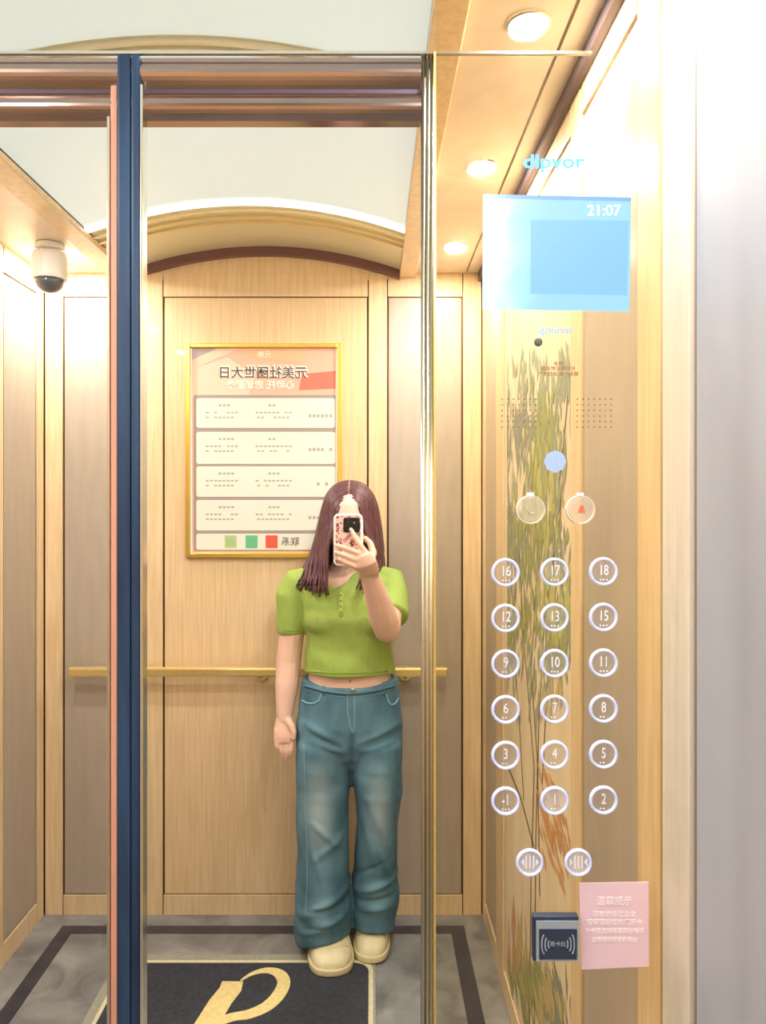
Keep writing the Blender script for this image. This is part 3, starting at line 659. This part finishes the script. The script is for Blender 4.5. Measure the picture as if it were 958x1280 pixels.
folds(jeans, [(376,1150,432,1120,.014,.013), (378,1172,434,1150,.012,.012), (388,1142,432,1136,.009,-.012), (384,1166,420,1160,.009,-.010), (392,1030,424,1060,.012,.008), (396,1075,430,1045,.012,.008), (388,1060,404,1108,.010,.007),
             (446,1128,494,1112,.012,.012), (446,1142,492,1134,.009,-.010), (452,1152,490,1146,.011,.008), (462,1000,484,1060,.014,.008), (455,1030,470,1090,.012,.007), (476,1070,490,1110,.010,.007), (446,1105,480,1085,.009,-.007),
             (382,905,426,925,.010,.006), (384,925,430,938,.009,.006), (384,915,425,933,.006,-.005), (450,925,496,908,.010,.006), (452,938,498,925,.008,.005), (441,916,439,958,.008,-.012)])
bj = bvh_of(jeans)
stitch = mat('pale_stitch', (136,178,188), .8); dden = noisy('denim_band', (72,112,128), (92,134,148), (1, 1, 1), 20, 4, .85)
def seam(name, pts, r=.0018, m=stitch, steps=5, n=6, flat=1):
    q = []
    for i in range(len(pts)-1):
        for t in range(steps): q.append((pts[i][0]+(pts[i+1][0]-pts[i][0])*t/steps, pts[i][1]+(pts[i+1][1]-pts[i][1])*t/steps))
    q.append(pts[-1]); return build(name, MB().tube([proj(bj, x, y, 2.42, .0006) for x, y in q], r, n, flat), m, jeans, smooth=True)
wp = [(381,856), (392,859.5), (405,863), (420,865.3), (436,866.5), (452,865.3), (468,863), (482,859.5), (493,856)]
seam('waistband', wp, .0105, dden, 4, 8, .28)
seam('stitching', [(x, y+4.8) for x, y in wp], .001)
seam('pocket_seam', [(377,875), (384,879), (392,879.5), (399,876), (402,868)], .0024); seam('pocket_seam', [(498,873), (494,880), (489,881), (486,877), (483,868)], .0024)
seam('fly_seam', [(443,868), (443.5,890), (443,915)], .0016); seam('fly_seam', [(434,868), (435,890), (438,908), (443,918)], .0016)
seam('side_seam', [(380,930), (381.5,1000), (384,1060), (384,1110), (381,1150)], .0014)
for x in (404, 479): seam('belt_loop', [(x, 850), (x+.5, 860), (x+1, 869)], .005, dden, 3, 8, .5)
pb = proj(bj, 441, 863, 2.42, .004); build('waist_button', MB().lathe_y(pb, [(.007, .003), (.007, -.001), (.004, -.003)], 16), mat('brass_button', (170,176,170), .3, .8), jeans)
bp_ = bvh_of(person)
build('navel', MB().ell(proj(bp_, 438, 851.5, 2.43, -.0005), (.0035, .0015, .005), 8, 6), mat('navel', (176,118,92), .7), person, smooth=True)

# ---- chunky cream shoes
cream = noisy('cream_leather', (226,214,168), (234,224,184), (1, 1, 1), 30, 4, .6); sole_m = mat('cream_sole', (222,208,164), .7)
def shoe(cx, toe, wd, yaw, name='shoe'):
    Lh = .265
    prof = [(.0,.16,.030), (.005,.42,.044), (.014,.66,.054), (.036,.87,.068), (.07,.98,.078), (.105,1.0,.092), (.14,.94,.104), (.185,.86,.108), (.23,.84,.106), (.255,.72,.10), (.265,.5,.09)]
    prof = [tuple(v) for v in bez([Vector(v) for v in prof], 3)]
    cs, sn = math.cos(yaw), math.sin(yaw)
    def tr(x, y, z): return Vector((cx+x*cs-y*sn, toe+x*sn+y*cs, z))
    rings, soles = [], []
    for y, a, h in prof:
        hw = wd/2*a; r = []
        for j in range(20):
            t = 2*math.pi*j/20; c, s = math.cos(t), math.sin(t)
            r.append(tr(hw*math.copysign(abs(c)**.75, c), y, max(.016, .026+(h-.026)*math.copysign(abs(s)**.8, s) if s > 0 else .018)))
        rings.append(r)
    sh_ = build(name, MB().loft(rings), cream, person, smooth=True)
    out = []
    for y, a, h in prof: out.append((wd/2*a*1.06+.002, y))
    poly = [(w_, y) for w_, y in out]+[(-w_, y) for w_, y in reversed(out)]
    poly = [(x, y-.005*max(0, 1-y/.04)) for x, y in poly]
    so = MB().prism([tr(x, y, .0085) for x, y in poly], (0, 0, .02)); build('sole', so, sole_m, sh_, bevel=.003, smooth=True)
    bsh = bvh_of(sh_)
    for f_, hh in ((.045, 0), (.075, 0), (.1, 0)):
        pts = []
        for j in range(9):
            u = -1+2*j/8; q = tr(u*wd*.40, f_+.02*u*u, .3); h = bsh.ray_cast(q, Vector((0, 0, -1)))
            if h[0] is not None: pts.append(h[0])
        if len(pts) > 3: build('crease', MB().tube(pts, .0022, 6), sole_m, sh_, smooth=True)
    return sh_
shoe(px(416, 1200, 2.43).x, 2.405, .138, .10); shoe(px(463.5, 1187, 2.48).x, 2.475, .112, -.04)

# ---- hair: cap and separate long locks
hair_m = noisy('auburn_hair', (60,36,42), (124,74,76), (30, 30, 2.5), 5, 4, .42, lo=.3, hi=.72)
mb = MB(); mb.ell((HX, HY+.042, 1.437), (.083, .106, .121), 28, 18)
mb.loft([ering(HX+dx, y, z, a, b, 20) for dx, y, z, a, b in ((0,2.585,1.47,.06,.03), (0,2.60,1.42,.078,.036), (-.006,2.605,1.36,.084,.032), (-.016,2.62,1.29,.10,.026), (-.026,2.65,1.22,.105,.02), (-.03,2.655,1.17,.09,.012))])
EC, ER = Vector((HX, HY+.034, 1.434)), (.086, .11, .123)
def scalp(th, ph, s_, up=0):                                   # th: front to back over the skull, ph: from the parting out to the side
    return EC+Vector((s_*(ER[0]+up)*math.sin(th)*math.sin(ph), -(ER[1]+up)*math.cos(th), (ER[2]+up)*math.sin(th)*math.cos(ph)))
fronts = {-1: [(410.5,680,2.41), (409,710,2.39), (410,743,2.372)], 1: [(462,680,2.415), (457,710,2.395), (449,738,2.378)]}
backs_ = {-1: [(391,690,2.59), (378,714,2.56), (366,734,2.50)], 1: [(477,690,2.60), (478,712,2.58), (478,733,2.55)]}
hairo = build('hair', mb, hair_m, person, smooth=True)
hairo['label'] = 'long auburn hair parted in the middle'
mb = MB()
for s in (-1, 1):
    for i in range(88):
        t = (i+random.random())/88; t = t**.85
        jit = random.uniform(-1, 1); cut = random.uniform(.90, 1.04)
        th = math.radians(26+100*t)
        c = [scalp(th, math.radians(a), s, .004+random.uniform(0, .004)) for a in (1, 26, 52, 84)]
        for j, (a, b) in enumerate(zip(fronts[s], backs_[s])):
            q = px(*a).lerp(px(*b), t); u = (j+1)/3
            q.x += s*(random.uniform(-.012, .003)*u+.02*math.sin(t*math.pi)*(1-u*.7))+jit*.005*u+.004*math.sin(4*u*math.pi+i)*u; q.y += random.uniform(-.005, .005)*u
            if j == 2: q.z = c[-1].z+(q.z-c[-1].z)*random.uniform(.5, 1.2)
            c.append(q)
        pl = bez(c, 5); n = len(pl)
        mb.tube(pl, [.0028+.0095*math.sin(min(1, (k_/(n-1))*2.2)*math.pi/2)*(1-max(0, (k_/(n-1)-.55)/.45)**1.6)+.0006 for k_ in range(n)], 6, .6)
lk = build('hair_locks', mb, hair_m, hairo, smooth=True); lk['kind'] = 'stuff'
build('hair_parting', MB().tube([scalp(math.radians(a), 0, 1, .006) for a in (30, 40, 50, 60, 70, 80, 90)], [.0025, .003, .003, .003, .003, .0025, .001], 8, .6), mat('scalp', (190,150,134), .6), hairo, smooth=True)

# ---- phone in a leopard case
ph = empty('mobile_phone', px(436, 706, PYY)); tag(ph, 'mobile phone in a pink leopard-spotted case held before the face', 'phone')
def leopard():
    m = mat('leopard_case', (236,178,170), .4); nt = m.node_tree; b = nt.nodes['Principled BSDF']
    tc = nt.nodes.new('ShaderNodeTexCoord'); v = nt.nodes.new('ShaderNodeTexVoronoi'); v.inputs['Scale'].default_value = 95
    r = nt.nodes.new('ShaderNodeValToRGB'); e = r.color_ramp.elements; e[0].position = .25; e[0].color = lin((236,170,160)); e[1].position = .62; e[1].color = lin((240,190,180))
    for p_, c in ((.3, (96,48,44)), (.44, (104,54,50)), (.5, (238,184,174))):
        q = e.new(p_); q.color = lin(c)
    nt.links.new(tc.outputs['Object'], v.inputs['Vector']); nt.links.new(v.outputs['Distance'], r.inputs['Fac']); nt.links.new(r.outputs['Color'], b.inputs['Base Color'])
    return m
ca, cb = px(419, 706, PYY), px(452, 644, PYY)
body_poly = [Vector((p.x, PYY, p.y)) for p in rrect(ca.x, cb.x, ca.z, cb.z, .011, 0, 5)]
build('case', MB().prism(body_poly, (0, .008, 0)), leopard(), ph, bevel=.002)
build('case_edge', MB().tube([p+Vector((0, .004, 0)) for p in body_poly]+[body_poly[0]+Vector((0, .004, 0))], .0046, 8), mat('case_edge', (244,226,220), .3), ph, smooth=True)
build('display', MB().prism([Vector((p.x, PYY+.0082, p.y)) for p in rrect(ca.x+.004, cb.x-.004, ca.z+.004, cb.z-.004, .008, 0, 4)], (0, .0008, 0)), mat('display_glass', (20,22,26), .1), ph)
qa, qb = px(429.5, 665.5, PYY), px(450, 647, PYY)
cblk = build('camera_block', MB().prism([Vector((p.x, PYY-.0022, p.y)) for p in rrect(qa.x, qb.x, qa.z, qb.z, .006, 0, 4)], (0, .0025, 0)), mat('black_glass', (16,20,24), .12), ph)
for x, y in ((434.5,651.5), (434.5,660.5), (445,656)):
    build('camera_lens', MB().lathe_y(px(x, y, PYY-.0022), [(.0078, .0005), (.0078, -.0012), (.0062, -.0016), (.0058, -.0008), (.001, -.0006)], 20), mat('lens_glass', (22,30,34), .08), cblk)
